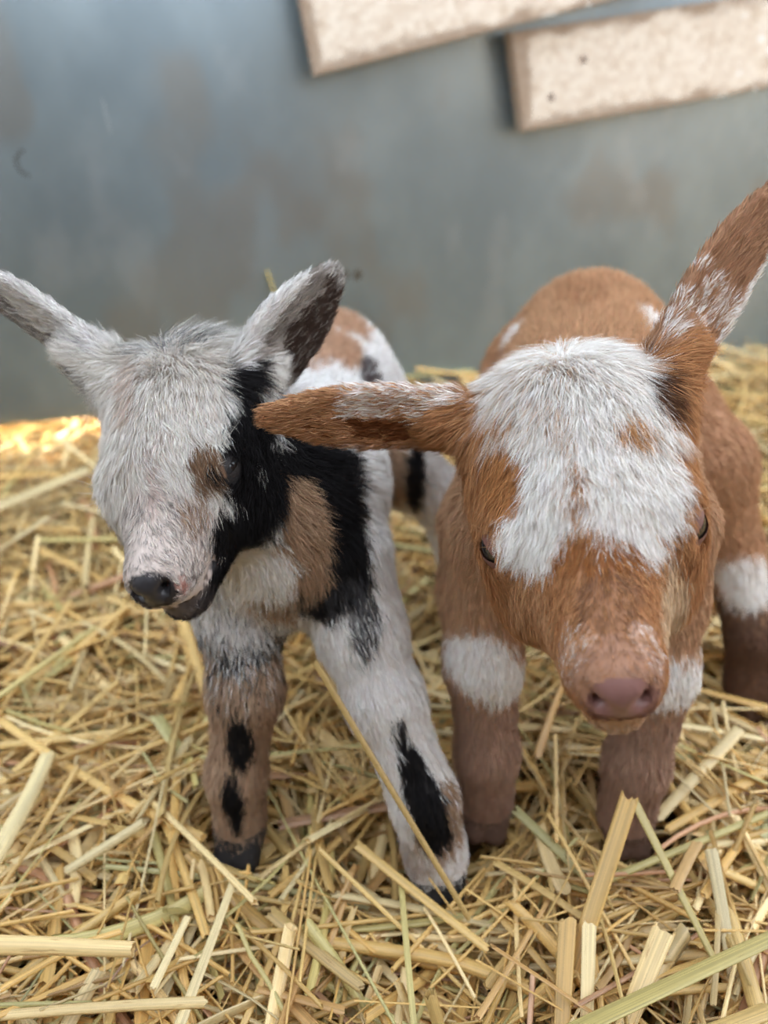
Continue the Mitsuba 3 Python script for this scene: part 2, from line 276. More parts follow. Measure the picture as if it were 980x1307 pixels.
# single stalks that stand out
HEROES = [
    ((-0.179, 0.1814, 0.048, -0.1021, 0.1778, 0.052, 0.0083, 0.0075), 1, 0.00, 'thick pale hollow straw stalk with a cut open end, at the near left edge'),
    ((-0.0851, 0.1606, 0.02, -0.0719, 0.2256, 0.026, 0.0055, 0.0019), 1, 0.02, 'wide flat pale ribbed straw standing steeply between the hollow stalk and the green sprig'),
    ((-0.1587, 0.2366, 0.016, -0.1229, 0.2541, 0.03, 0.0051, 0.0036), 1, 0.00, "short bright cream straw stub left of the pied kid's front hoof"),
    ((-0.0313, 0.2622, 0.13, 0.0402, 0.2135, 0.014, 0.003, 0.0024), 0, 0.00, "long thin golden straw leaning against the pied kid's outstretched foreleg"),
    ((0.1171, 0.2435, 0.062, 0.0849, 0.1895, 0.016, 0.0087, 0.0026), 0, 0.00, "wide golden straw standing steeply, left half of the peaked fold before the brown kid's hoof"),
    ((0.1197, 0.2424, 0.06, 0.148, 0.1894, 0.018, 0.006, 0.0021), 2, 0.00, 'grey-green straw sloping down to the right from the tip of the peaked fold'),
    ((0.0616, 0.1517, 0.03, 0.1768, 0.1929, 0.04, 0.0075, 0.0015), 2, 0.03, 'long flat grey-green leaf blade across the near right corner'),
    ((0.2063, 0.3165, 0.03, 0.1477, 0.2705, 0.012, 0.0073, 0.0036), 1, 0.00, "pale broken stalk pointing up right, beside the brown kid's front hoof"),
    ((0.2147, 0.2954, 0.02, 0.1504, 0.2631, 0.012, 0.0067, 0.0034), 0, 0.05, "tan straw lying along the pale broken stalk, right of the brown kid's hoof"),
    ((0.0696, 0.2665, 0.024, 0.1063, 0.2321, 0.01, 0.0059, 0.003), 2, 0.00, "greenish stub with a pale cut end, between the brown kid's two front hooves"),
    ((-0.1842, 0.2229, 0.04, -0.192, 0.3068, 0.02, 0.0094, 0.0057), 1, 0.02, 'fat cream straw leaning at the left edge above the hollow stalk'),
    ((-0.2465, 0.3455, 0.01, -0.0967, 0.256, 0.012, 0.0054, 0.0032), 0, 0.06, "long golden straw running down from the left edge toward the pied kid's hoof"),
    ((-0.1394, 0.3375, 0.02, -0.0972, 0.2898, 0.004, 0.0085, 0.003), 2, 0.00, "broad olive straw just left of the pied kid's tan foreleg"),
    ((-0.1509, 0.4489, 0.012, -0.0958, 0.3212, 0.004, 0.0073, 0.0037), 0, 0.05, 'long yellow straw under the chin of the pied kid'),
    ((0.2478, 0.4189, 0.04, 0.2338, 0.3727, 0.008, 0.0078, 0.0031), 0, 0.00, "upright flat yellow straw in front of the brown kid's hind leg"),
    ((-0.014, 0.2487, 0.02, 0.0476, 0.1998, 0.012, 0.0049, 0.0025), 0, 0.04, "golden straw sloping right below the pied kid's black hoof"),
    ((0.123, 0.1954, 0.034, 0.0989, 0.1629, 0.012, 0.0099, 0.0015), 1, 0.03, 'broad papery cream blade under the grey-green leaf'),
    ((0.1614, 0.2384, 0.03, 0.1563, 0.1883, 0.012, 0.0064, 0.0019), 1, 0.02, 'upright cream straw near the right edge'),
    ((0.0828, 0.2025, 0.03, 0.0737, 0.1614, 0.012, 0.0081, 0.0016), 0, 0.02, 'flat yellow split straw standing at the bottom edge below the peaked fold'),
    ((0.0923, 0.2007, 0.03, 0.0846, 0.1623, 0.01, 0.0069, 0.0014), 1, 0.03, 'flat cream split straw right beside the yellow one at the bottom edge'),
    ((0.107, 0.2284, 0.02, 0.2111, 0.2669, 0.026, 0.004, 0.0028), 2, 0.00, 'long thin yellow-green straw rising to the right edge'),
    ((-0.0567, 0.2701, 0.008, 0.024, 0.2833, 0.012, 0.0067, 0.0027), 4, 0.03, "flat pinkish straw lying between the pied kid's front hooves"),
    ((-0.3638, 0.5937, 0.016, -0.2974, 0.6765, 0.018, 0.0138, 0.0069), 1, 0.00, "thick cream straw lying far left behind the pied kid's head"),
    ((-0.3039, 0.5627, 0.006, -0.2261, 0.5589, 0.01, 0.0089, 0.0044), 2, 0.00, "pale green straw lying left of the pied kid's cheek"),
    ((0.1696, 0.4096, 0.01, 0.2129, 0.4193, 0.014, 0.0056, 0.0039), 1, 0.00, "short whitish straw right of the brown kid's muzzle"),
    ((0.0189, 0.1713, 0.03, 0.0248, 0.1614, 0.012, 0.006, 0.0048), 0, 0.00, 'golden stub with a ragged cut end at the bottom edge'),
    ((-0.0669, 0.2063, 0.022, -0.0488, 0.1714, 0.01, 0.0022, 0.0013), 2, 0.12, 'thin green sprig beside the wide ribbed straw'),
    ((-0.0734, 0.2086, 0.022, -0.0299, 0.2711, 0.008, 0.0022, 0.0015), 2, 0.10, 'thin green stem rising right from the green sprig'),
    ((0.0085, 0.2303, 0.014, 0.0127, 0.1684, 0.01, 0.003, 0.0012), 2, 0.05, 'thin green straw running straight down at the bottom edge'),
    ((-0.1604, 0.1731, 0.03, -0.1197, 0.2007, 0.03, 0.0031, 0.0022), 0, 0.04, 'slim yellow straw crossing beneath the hollow stalk'),
    ((-0.0543, 0.2162, 0.014, -0.0104, 0.1832, 0.012, 0.0066, 0.002), 0, 0.03, 'broad olive-gold straw low in the middle foreground'),
    ((-0.2241, 0.2935, 0.006, -0.178, 0.3795, 0.01, 0.0054, 0.0032), 0, 0.03, 'golden straw slanting up from the left edge behind the fat cream one'),
    ((0.0392, 0.1665, 0.02, 0.0802, 0.2234, 0.012, 0.0033, 0.002), 3, 0.05, 'thin brown straw left of the split yellow straws'),
    ((0.1567, 0.1646, 0.03, 0.1279, 0.1559, 0.03, 0.0076, 0.0023), 0, 0.00, 'broad yellow straw end in the bottom right corner'),
    ((0.156, 0.2428, 0.03, 0.1298, 0.2078, 0.045, 0.0051, 0.0015), 3, 0.15, 'curled orange-brown leaf scrap hanging above the broad cream blade'),
    ((-0.1001, 0.1794, 0.018, -0.0916, 0.2106, 0.02, 0.0039, 0.0019), 1, 0.00, 'short pale straw with a frayed end left of the wide ribbed one'),
    ((-0.0169, 0.1736, 0.012, -0.0556, 0.1836, 0.01, 0.0044, 0.0018), 3, 0.04, 'brown straw along the bottom edge in the middle'),
    ((0.2465, 0.3523, 0.012, 0.2056, 0.37, 0.012, 0.0065, 0.0033), 0, 0.02, "yellow straw at the right edge under the brown kid's hind leg"),
    ((-0.1377, 0.91, 0.1621, -0.1219, 0.9124, 0.104, 0.006, 0.003), 2, 0.15, "lone pale straw stuck to the grey wall above the pied kid's ear"),
    ((-0.0678, 0.9233, 0.018, 0.1253, 0.9752, 0.017, 0.009, 0.0045), 2, 0.01, 'long pale green stalk lying along the foot of the grey wall between the kids'),
    ((0.0042, 0.9331, 0.028, 0.0127, 0.925, -0.02, 0.009, 0.0045), 0, 0.00, 'short upright yellow straw at the foot of the grey wall between the kids'),
]
for n_, (pq, kd, bd, text) in enumerate(HEROES):
    p0, p1 = np.array(pq[:3]), np.array(pq[3:6]); ab = p1 - p0
    r_ = np.random.default_rng(900 + n_)
    one = lambda x: np.array([float(x)])
    Vh, UVh = stalks((p0 + p1)[None] / 2, one(math.atan2(ab[1], ab[0])), one(math.asin(ab[2] / np.linalg.norm(ab))), one(np.linalg.norm(ab)), one(pq[6]), one(pq[7]), one(kd), one(20 + n_), r_, 9, 14, bd, roll=one(r_.uniform(-.3, .3)), twist=.12, torn=.12 if pq[7] > .8 * pq[6] else .5)
    inner = Vh + (Vh.mean(2, keepdims=True) - Vh) * .22                 # the wall of the stalk has a thickness, open at both ends
    m1, u1 = tube_mesh(Vh, UVh, 9, 14); m2, u2 = tube_mesh(inner, UVh + np.array([0, 0]), 9, 14); m2.invert()
    o = len(m1.vertices); rim = []
    for j in range(14):
        k_ = (j + 1) % 14
        rim += [(j, o + j, o + k_), (j, o + k_, k_), (8 * 14 + j, 8 * 14 + k_, o + 8 * 14 + k_), (8 * 14 + j, o + 8 * 14 + k_, o + 8 * 14 + j)]
    mm = trimesh.Trimesh(np.vstack([m1.vertices, m2.vertices]), np.vstack([m1.faces, m2.faces + o, rim]), process=False)
    add_straw(mm, np.vstack([u1, u2]), text)


# ------------------------------------------------------------------ animals: distance field -> one skin mesh -> hair
class Head:
    def __init__(s, org, f, l, scale):
        s.o = np.array(org); s.f = unit(f); s.l = unit(np.array(l) - s.f * np.dot(l, s.f)); s.u = np.cross(s.f, s.l); s.s = scale / 1000.0
        s.M = np.stack([s.f, s.l, s.u])
    def w(s, p): return s.o + s.s * (np.asarray(p, float) @ s.M)
    def loc(s, X): return (X - s.o) @ s.M.T / s.s
class Ear:
    def __init__(s, base, tip, face, width, cup, curl=0.0):
        s.b, s.t = np.array(base), np.array(tip); s.L = np.linalg.norm(s.t - s.b); s.e = (s.t - s.b) / s.L
        s.w = unit(np.array(face) - s.e * np.dot(face, s.e)); s.v = np.cross(s.w, s.e); s.W = width / 2; s.cup = cup; s.curl = curl
    def loc(s, X):
        r = X - s.b; return r @ s.e / s.L, r @ s.v, r @ s.w
    def d(s, X):
        u, v, w = s.loc(X)
        uc = np.clip(u, 0, 1)
        h = s.W * np.interp(uc, [0, .12, .3, .5, .7, .85, .95, 1], [.74, .88, .98, 1.0, .84, .58, .38, .24])
        k = s.cup * np.interp(uc, [0, .3, 1], [1.9, 1.15, .7]) / s.W
        mid = k * v * v + s.curl * s.L * uc * uc - 0.006 * (1 - uc)
        t = 0.0027 - 0.0007 * uc
        dw = np.abs(w - mid) / np.sqrt(1 + (2 * k * v) ** 2) - t
        return np.maximum(np.maximum(dw, np.abs(v) - h), np.maximum(-u, u - 1) * s.L)

def cone(a, b, ra, rb, tag, flow=None, k=0.012, hair=0.010, lift=0.5):
    a, b = np.array(a, float), np.array(b, float); ab = b - a
    def d(X):
        h = np.clip((X - a) @ ab / (ab @ ab), 0, 1)
        return np.linalg.norm(X - a - h[..., None] * ab, axis=-1) - (ra + (rb - ra) * h)
    r = max(ra, rb)
    return dict(d=d, lo=np.minimum(a, b) - r, hi=np.maximum(a, b) + r, tag=tag, flow=unit(ab if flow is None else flow), k=k, hair=hair, lift=lift)
def ell(c, R, r, tag, flow, k=0.012, hair=0.010, lift=0.5):
    c, R, r = np.array(c, float), np.array(R, float), np.array(r, float)
    def d(X):
        q = (X - c) @ R.T
        k0 = np.linalg.norm(q / r, axis=-1); k1 = np.linalg.norm(q / r ** 2, axis=-1)
        return k0 * (k0 - 1) / np.maximum(k1, 1e-9)
    return dict(d=d, lo=c - r.max(), hi=c + r.max(), tag=tag, flow=unit(flow), k=k, hair=hair, lift=lift)

def surface_nets(F, lo, h):
    S = F < 0
    nx, ny, nz = F.shape
    acc = np.zeros((nx - 1, ny - 1, nz - 1, 3), np.float32); cnt = np.zeros((nx - 1, ny - 1, nz - 1), np.float32)
    core = [slice(None, -1)] * 3
    for ax in range(3):
        o1, o2 = [x for x in range(3) if x != ax]
        s0 = [slice(None)] * 3; s1 = [slice(None)] * 3; s0[ax] = slice(None, -1); s1[ax] = slice(1, None)
        f0, f1 = F[tuple(s0)], F[tuple(s1)]
        cross = S[tuple(s0)] != S[tuple(s1)]
        t = np.where(cross, f0 / np.where(cross, f0 - f1, 1), 0)
        for i in (0, 1):
            for j in (0, 1):
                sl = [slice(None)] * 3
                sl[o1] = slice(i, F.shape[o1] - 1 + i); sl[o2] = slice(j, F.shape[o2] - 1 + j)
                c = cross[tuple(sl)]
                cnt += c; acc[..., ax] += np.where(c, t[tuple(sl)], 0); acc[..., o1] += i * c; acc[..., o2] += j * c
    on = cnt > 0
    idx = np.full(on.shape, -1, np.int64); idx[on] = np.arange(on.sum())
    ijk = np.argwhere(on)
    V = lo + h * (ijk + acc[on] / cnt[on][:, None])
    faces = []
    for ax in range(3):
        o1, o2 = (ax + 1) % 3, (ax + 2) % 3
        s0 = [slice(1, -1)] * 3; s1 = [slice(1, -1)] * 3; s0[ax] = slice(None, -1); s1[ax] = slice(1, None)
        a, b = S[tuple(s0)], S[tuple(s1)]
        e = np.argwhere(a != b)
        off = np.ones(3, int); off[ax] = 0
        e = e + off
        def cell(d1, d2):
            q = e.copy(); q[:, o1] -= d1; q[:, o2] -= d2
            return idx[q[:, 0], q[:, 1], q[:, 2]]
        quad = np.stack([cell(1, 1), cell(0, 1), cell(0, 0), cell(1, 0)], 1)
        ins = S[tuple(e.T)]
        quad[~ins] = quad[~ins][:, ::-1]
        faces.append(quad)
    q = np.concatenate(faces)
    return trimesh.Trimesh(V, np.vstack([q[:, [0, 1, 2]], q[:, [0, 2, 3]]]), process=False)

def carve(prims, cuts, h=0.0018):
    lo = np.min([p['lo'] for p in prims], 0) - 0.012; hi = np.max([p['hi'] for p in prims], 0) + 0.012
    n = np.ceil((hi - lo) / h).astype(int) + 1
    ax = [(lo[i] + h * np.arange(n[i])).astype(np.float32) for i in range(3)]
    F = np.full(n, 0.05, np.float32)
    for P_, sub in [(p, False) for p in prims] + [(c, True) for c in cuts]:
        k = P_['k']
        i0 = np.maximum(((P_['lo'] - k - 0.004 - lo) / h).astype(int), 0); i1 = np.minimum(((P_['hi'] + k + 0.004 - lo) / h).astype(int) + 2, n)
        sl = tuple(slice(a, b) for a, b in zip(i0, i1))
        X = np.stack(np.meshgrid(*[ax[q][sl[q]] for q in range(3)], indexing='ij'), -1)
        d = P_['d'](X)
        A = F[sl]
        if sub:
            hh = np.maximum(k - np.abs(A + d), 0) / k
            F[sl] = np.maximum(A, -d) + hh * hh * k * 0.25
        else:
            hh = np.maximum(k - np.abs(A - d), 0) / k
            F[sl] = np.minimum(A, d) - hh * hh * k * 0.25
    m = surface_nets(F, lo, h)
    comp = trimesh.graph.connected_components(m.face_adjacency, min_len=1)
    keep = max(comp, key=len)
    m = trimesh.Trimesh(m.vertices, m.faces[keep], process=False); m.remove_unreferenced_vertices()
    e = m.edges_unique; n_ = len(m.vertices)
    A = sparse.coo_matrix((np.ones(2 * len(e)), (np.r_[e[:, 0], e[:, 1]], np.r_[e[:, 1], e[:, 0]])), (n_, n_)).tocsr()
    A = sparse.diags(1 / np.maximum(np.asarray(A.sum(1)).ravel(), 1)) @ A
    X = np.array(m.vertices)
    for _ in range(8):
        X = X + .5 * (A @ X - X); X = X - .52 * (A @ X - X)
    m = trimesh.Trimesh(X, m.faces, process=False)
    if m.volume < 0: m.invert()
    return m

def head_prims(H, S=1.0):
    s = H.s; R = H.M
    def e(c, r, k=12, hair=.010, lift=.45, tag='head'): return ell(H.w(c), R, np.array(r) * s, tag, H.f, k * s, hair, lift)
    def c(a, b, ra, rb, k=12, hair=.006, lift=.35, tag='head'): return cone(H.w(a), H.w(b), ra * s, rb * s, tag, H.f, k * s, hair, lift)
    P_ = [e((-39, 0, -24.5), (43, 38.5, 37), hair=.014, lift=.55), e((-8, 0, -18), (30, 30, 22), hair=.011, lift=.45)]
    for q in (-1, 1):
        P_ += [e((4, 25.5 * q, -19), (14, 8.5, 11), 9, .006), e((-4, 22 * q, -42), (29, 14, 24), 14, .009),
               c((16, 8.5 * q, -37), (49, 4.6 * q, -37.5), 14.5, 9.2, 10, .005), e((56.5, 4.4 * q, -38), (8.5, 7.2, 8.2), 6, .006),
               c((-18, 15 * q, -53), (44, 3.5 * q, -52), 13.0, 8.0, 12, .007)]
    P_ += [c((10, 0, -22), (50, 0, -28), 19, 11.5, 14, .006), e((60, 0, -29), (9.5, 10.5, 9), 6, .006), e((52, 0, -53), (9, 8, 7.5), 7, .006)]
    return P_
def head_cuts(H):
    s = H.s; C_ = []
    for q in (-1, 1):
        C_.append(cone(H.w((70, 3.4 * q, -32)), H.w((65.5, 8.8 * q, -26.5)), 2.3 * s, 2.0 * s, 'cut', k=1.6 * s))
        C_.append(cone(H.w((72, 4.8 * q, -31)), H.w((59, 6.2 * q, -30)), 2.3 * s, 2.2 * s, 'cut', k=1.6 * s))
        C_.append(cone(H.w((68, 1 * q, -44.5)), H.w((38, 14.5 * q, -45.5)), 1.9 * s, 1.6 * s, 'cut', k=2.0 * s))
    C_.append(cone(H.w((72, 0, -31)), H.w((67.5, 0, -44)), 1.6 * s, 1.6 * s, 'cut', k=2.5 * s))
    return C_
def leg(pts, rad, hair=.008):
    out = []
    for a, b, ra, rb in zip(pts[:-1], pts[1:], rad[:-1], rad[1:]):
        out.append(cone(a, b, ra, rb, 'leg', k=0.010, hair=hair, lift=.35))
    return out
def hoof_prims(p, fwd):
    fwd = unit(np.array([fwd[0], fwd[1], 0])); side = np.array([-fwd[1], fwd[0], 0]); p = np.array(p)
    out = []
    for q in (-1, 1):
        a = p + side * 0.0052 * q + np.array([0, 0, .007]); b = p + side * 0.0056 * q + fwd * 0.010 + np.array([0, 0, -.005])
        out.append(cone(a, b, 0.0082, 0.0066, 'hoof', k=0.003, hair=0))
    return out

def hairs(P_, N, D, L, lift, width, col, rng, clump=0.35, spacing=0.003, jit=0.28):
    n = len(P_)
    B = np.cross(N, D)
    D = unit(D + B * rng.normal(0, jit, (n, 1)))
    lift = np.clip(lift + rng.normal(0, .14, n), .05, 1.3)[:, None]
    d0 = D * np.cos(lift) + N * np.sin(lift); l2 = lift * .35; d1 = D * np.cos(l2) + N * np.sin(l2)
    L = (L * rng.uniform(.65, 1.2, n))[:, None]
    p0 = P_ - N * .0006; p1 = p0 + d0 * L * .5; p2 = p1 + d1 * L * .5
    nc = max(1, int(n / 26)); ci = rng.choice(n, nc, replace=False)
    _, near = cKDTree(P_[ci]).query(P_)
    j = ci[near]
    st = clump * rng.uniform(.4, 1.3, (n, 1)) * np.clip(1.4 - np.linalg.norm(P_ - P_[j], axis=1, keepdims=True) / .0055, 0, 1) * ((N * N[j]).sum(1, keepdims=True) > .6)
    st = np.clip(st, 0, .95)
    p1 = p1 + (p1[j] - p1) * st * .35; p2 = p2 + (p2[j] - p2) * st
    side = unit(np.cross(p2 - p0, N)); ph = rng.uniform(-1.0, 1.0, (n, 1))
    sd = side * np.cos(ph) + N * np.sin(ph)
    w = np.broadcast_to(width, n)[:, None] * .5 * rng.uniform(.7, 1.3, (n, 1))
    V = np.stack([p0 - sd * w, p0 + sd * w, p1 - sd * w * .8, p1 + sd * w * .8, p2], 1).reshape(-1, 3)
    nn = unit(N * .85 + side * rng.normal(0, .45, (n, 1)) + unit(p2 - p0) * -.1)
    NN = np.repeat(nn, 5, 0)
    i = np.arange(n)[:, None] * 5
    F = np.concatenate([i + np.array([[0, 1, 3]]), i + np.array([[0, 3, 2]]), i + np.array([[2, 3, 4]])])
    C_ = np.repeat(np.clip(col, .01, .93), 5, 0)
    return V, F, NN, C_
def hair_shape(parts):
    V = []; F = []; N = []; C_ = []; o = 0
    for v, f, n, c in parts:
        V.append(v); F.append(f + o); N.append(n); C_.append(c); o += len(v)
    V, F, N, C_ = map(np.concatenate, (V, F, N, C_))
    path = meshkit.write_ply((V, F), False, None, C_, normals=N)
    return {'type': 'ply', 'filename': path, 'face_normals': False, 'bsdf': {'type': 'ref', 'id': 'mat_hair'}}

GOATS = {}
def build_goat(key, G, seed):
    rng = np.random.default_rng(seed)
    H, ears = G['head'], G['ears']
    prims = head_prims(H) + G['prims']
    for E_ in ears:
        prims.append(dict(d=E_.d, lo=np.minimum(E_.b, E_.t) - E_.W * 1.7, hi=np.maximum(E_.b, E_.t) + E_.W * 1.7, tag='ear', flow=E_.e, k=0.005, hair=G.get('ear_hair', .006), lift=.35))
        prims.append(cone(E_.b - E_.e * .016 - E_.w * .003, E_.b + E_.e * .006 - E_.w * .002, .0130 * G['es'], .0075 * G['es'], 'head', E_.e, .012, .008, .4))
    m = carve(prims, head_cuts(H))
    V, N = np.array(m.vertices), np.array(m.vertex_normals)
    D = np.stack([p['d'](V) for p in prims], 1)
    tags = np.array([p['tag'] for p in prims])
    wgt = np.exp(-np.maximum(D - D.min(1, keepdims=True), 0) / .006)
    wgt /= wgt.sum(1, keepdims=True)
    hl = H.loc(V)
    hw = wgt[:, np.isin(tags, ['head'])].sum(1); ew = wgt[:, tags == 'ear'].sum(1); lw = wgt[:, np.isin(tags, ['leg', 'hoof'])].sum(1)
    # combing: away from the crown whorl on the head, along the bones elsewhere
    whorl = np.array(G.get('whorl', (-58, 0, 6)))
    r = hl - whorl
    fl = unit(r) + np.array([.35, 0, 0]) + np.clip((hl[:, :1] - 8) / 30, 0, 1) * np.stack([0 * r[:, 0], np.sign(r[:, 1]) * np.minimum(np.abs(r[:, 1]) / 6, 1) * 1.1, -.2 + 0 * r[:, 0]], 1)
    fl += .45 * (np.stack([meshkit.noise(hl * .045, 3 + q + seed) for q in range(3)], 1) - .5) * 2
    headflow = fl @ H.M
    flow = np.zeros_like(V)
    for i, p in enumerate(prims):
        flow += wgt[:, i:i + 1] * (headflow if p['tag'] == 'head' else p['flow'])
    flow += .30 * (np.stack([meshkit.noise(V * 60, 13 + q + seed) for q in range(3)], 1) - .5)
    hairlen = wgt @ np.array([p['hair'] for p in prims]); lift = wgt @ np.array([p['lift'] for p in prims])
    # short on the nose, none on the nose pad, lids and hooves
    nosed = np.linalg.norm((hl - np.array([67, 0, -28.5])) / np.array([8, 9.6, 8]), axis=1)
    hairlen = np.where(hw > .5, hairlen * np.clip(.5 + .5 * (64 - hl[:, 0]) / 42, .45, 1), hairlen)
    bare = (nosed < 1) & (hw > .5)
    hoofw = wgt[:, tags == 'hoof'].sum(1)
    bare |= (hoofw > .72)
    eyes = [H.w(G['eye'] * np.array([1, q, 1])) for q in (1, -1)]
    eo = [unit((np.array(G['eyedir']) * np.array([1, q, 1])) @ H.M) for q in (1, -1)]
    mouth = np.abs(hl[:, 2] + 45) < 2.4; bare |= mouth & (hl[:, 0] > 36) & (hw > .5)
    for c, o in zip(eyes, eo):
        bare |= np.linalg.norm(V - (c + o * 6.5 * H.s), axis=1) < 6.7 * H.s
    ctx = dict(V=V, N=N, hl=hl, hw=hw, ew=ew, lw=lw, tags=tags, wgt=wgt, ears=ears, H=H, nosed=nosed, hoofw=hoofw)
    scol = np.clip(G['skin'](ctx), .01, .93)
    scene[key + '__body'] = mikit.ply(m, 'mat_skin', True, color=scol)
    # nose pad and hooves: the same surface, a hair proud of the skin
    def patch(mask, lift_, bs, col, name):
        f = m.faces[mask[m.faces].all(1)]
        if not len(f): return
        ids, inv = np.unique(f, return_inverse=True)
        scene[key + '__' + name] = mikit.ply(trimesh.Trimesh(V[ids] + N[ids] * lift_, inv.reshape(-1, 3), process=False), bs, True, color=np.broadcast_to(col(ids), (len(ids), 3)))
    patch(bare & (nosed < 1.25) & (hw > .5), .0004, 'mat_nose', lambda ids: np.clip(G['nosecol'](hl[ids]), .01, .9), 'nose')
    for i, hp in enumerate(G['hooves']):
        near = (np.linalg.norm(V - np.array(hp), axis=1) < .032) & (hoofw > .5)
        patch(near, .0003, 'mat_skin', lambda ids: np.array(G['hoofcol']), 'hoof' + ('_%03d' % i if i else ''))
    # eyes and lids
    for i, (c, o) in enumerate(zip(eyes, eo)):
        suf = '_001' if i else ''
        R_ = G['eyer'] * H.s
        sp = trimesh.creation.icosphere(4, R_)
        fw = unit(H.f - o * np.dot(H.f, o)); upv = np.cross(o, fw)
        q = unit(np.array(sp.vertices)); x, y, z = q @ fw, q @ upv, q @ o
        col = np.where(((x / .50) ** 2 + (y / .22) ** 2 < 1)[:, None] & (z > 0)[:, None], (.004, .004, .005), (.016, .011, .008))
        scene[key + '__eye' + suf] = mikit.ply(trimesh.Trimesh(sp.vertices + c, sp.faces), 'mat_eye', True, color=col)
        ls = trimesh.creation.icosphere(5, R_ * 1.07); q = unit(np.array(ls.vertices)); x, y, z = q @ fw, q @ upv, q @ o
        ang = np.degrees(np.arctan2(y, np.maximum(z, 1e-3)))
        up_ = np.sign((np.cross(o, fw)) @ H.u) or 1
        a2 = ang * up_
        op = G['lid']
        for nm, mk in (('eyelid' + ('_002' if i else ''), a2 > op[1] * np.sqrt(np.clip(1 - (x / .78) ** 2, 0, 1)) + op[2]), ('eyelid' + ('_003' if i else '_001'), a2 < op[0] * np.sqrt(np.clip(1 - (x / .78) ** 2, 0, 1)) + op[2])):
            mk = mk & (z > -.1)
            f = ls.faces[mk[ls.faces].all(1)]; ids, inv = np.unique(f, return_inverse=True)
            scene[key + '__' + nm] = mikit.ply(trimesh.Trimesh(np.array(ls.vertices)[ids] + c, inv.reshape(-1, 3), process=False), 'mat_skin', True, color=np.broadcast_to(np.array(G['lidcol']), (len(ids), 3)))
    # the coat
    fv = m.faces; area = m.area_faces
    cent = V[fv].mean(1)
    dens = np.where(hw[fv].mean(1) > .5, G['dens'][0], np.where(ew[fv].mean(1) > .5, G['dens'][1], G['dens'][2])) * 1e6
    dens = dens * np.where(bare[fv].any(1), 0, 1) * np.where(cent[:, 1] > G['far_y'], .6, 1)
    expect = dens * area * FUR
    cnt = rng.poisson(expect)
    fi = np.repeat(np.arange(len(fv)), cnt); n = len(fi)
    b = rng.dirichlet((1, 1, 1), n)
    itp = lambda A: np.einsum('nk,nkd->nd', b, A[fv[fi]]) if A.ndim == 2 else np.einsum('nk,nk->n', b, A[fv[fi]])
    P_, N_, D_ = itp(V), unit(itp(N)), itp(flow)
    D_ = unit(D_ - N_ * np.sum(D_ * N_, 1, keepdims=True))
    hc = dict(V=P_, N=N_, hl=H.loc(P_), hw=itp(hw), ew=itp(ew), lw=itp(lw), ears=ears, H=H, rng=rng, nosed=itp(nosed), hoofw=itp(hoofw))
    col, lmul, ladd = G['coat'](hc)
    col = col * rng.lognormal(0, .17, (n, 1)) * (1 + rng.normal(0, .025, (n, 3)))
    L_ = itp(hairlen) * lmul
    wd = np.where(hc['hw'] > .5, .00024, .00038) * (1 / max(FUR, .05)) ** .5
    parts = [hairs(P_, N_, D_, L_, itp(lift) + ladd, wd, col, rng, clump=.55)]
    for c, o in zip(eyes, eo):                                       # lashes
        k = G['lashes']; upw = unit(H.u - o * np.dot(H.u, o)); t_ = rng.uniform(-1, 1, k)[:, None]
        R_ = G['eyer'] * H.s
        p = c + R_ * 1.1 * unit(o * .75 + upw * .55 + H.f * t_ * .75); d_ = unit(o * .8 + upw * .2 + H.f * t_ * .5 + rng.normal(0, .12, (k, 3)))
        parts.append(hairs(p, unit(p - c), d_, np.full(k, .011), np.full(k, .5), .00022, np.tile(np.array(G['lashcol']), (k, 1)), rng, clump=0))
    scene[key + '__coat'] = hair_shape(parts)
    labels[key + '__coat'] = {'label': G['coatlabel'], 'kind': 'stuff'}
    labels[key] = {'label': G['label'], 'category': 'goat kid'}
    print(key, 'skin', len(m.faces), 'hairs', n)
    GOATS[key] = dict(mesh=m, H=H, ctx=ctx)

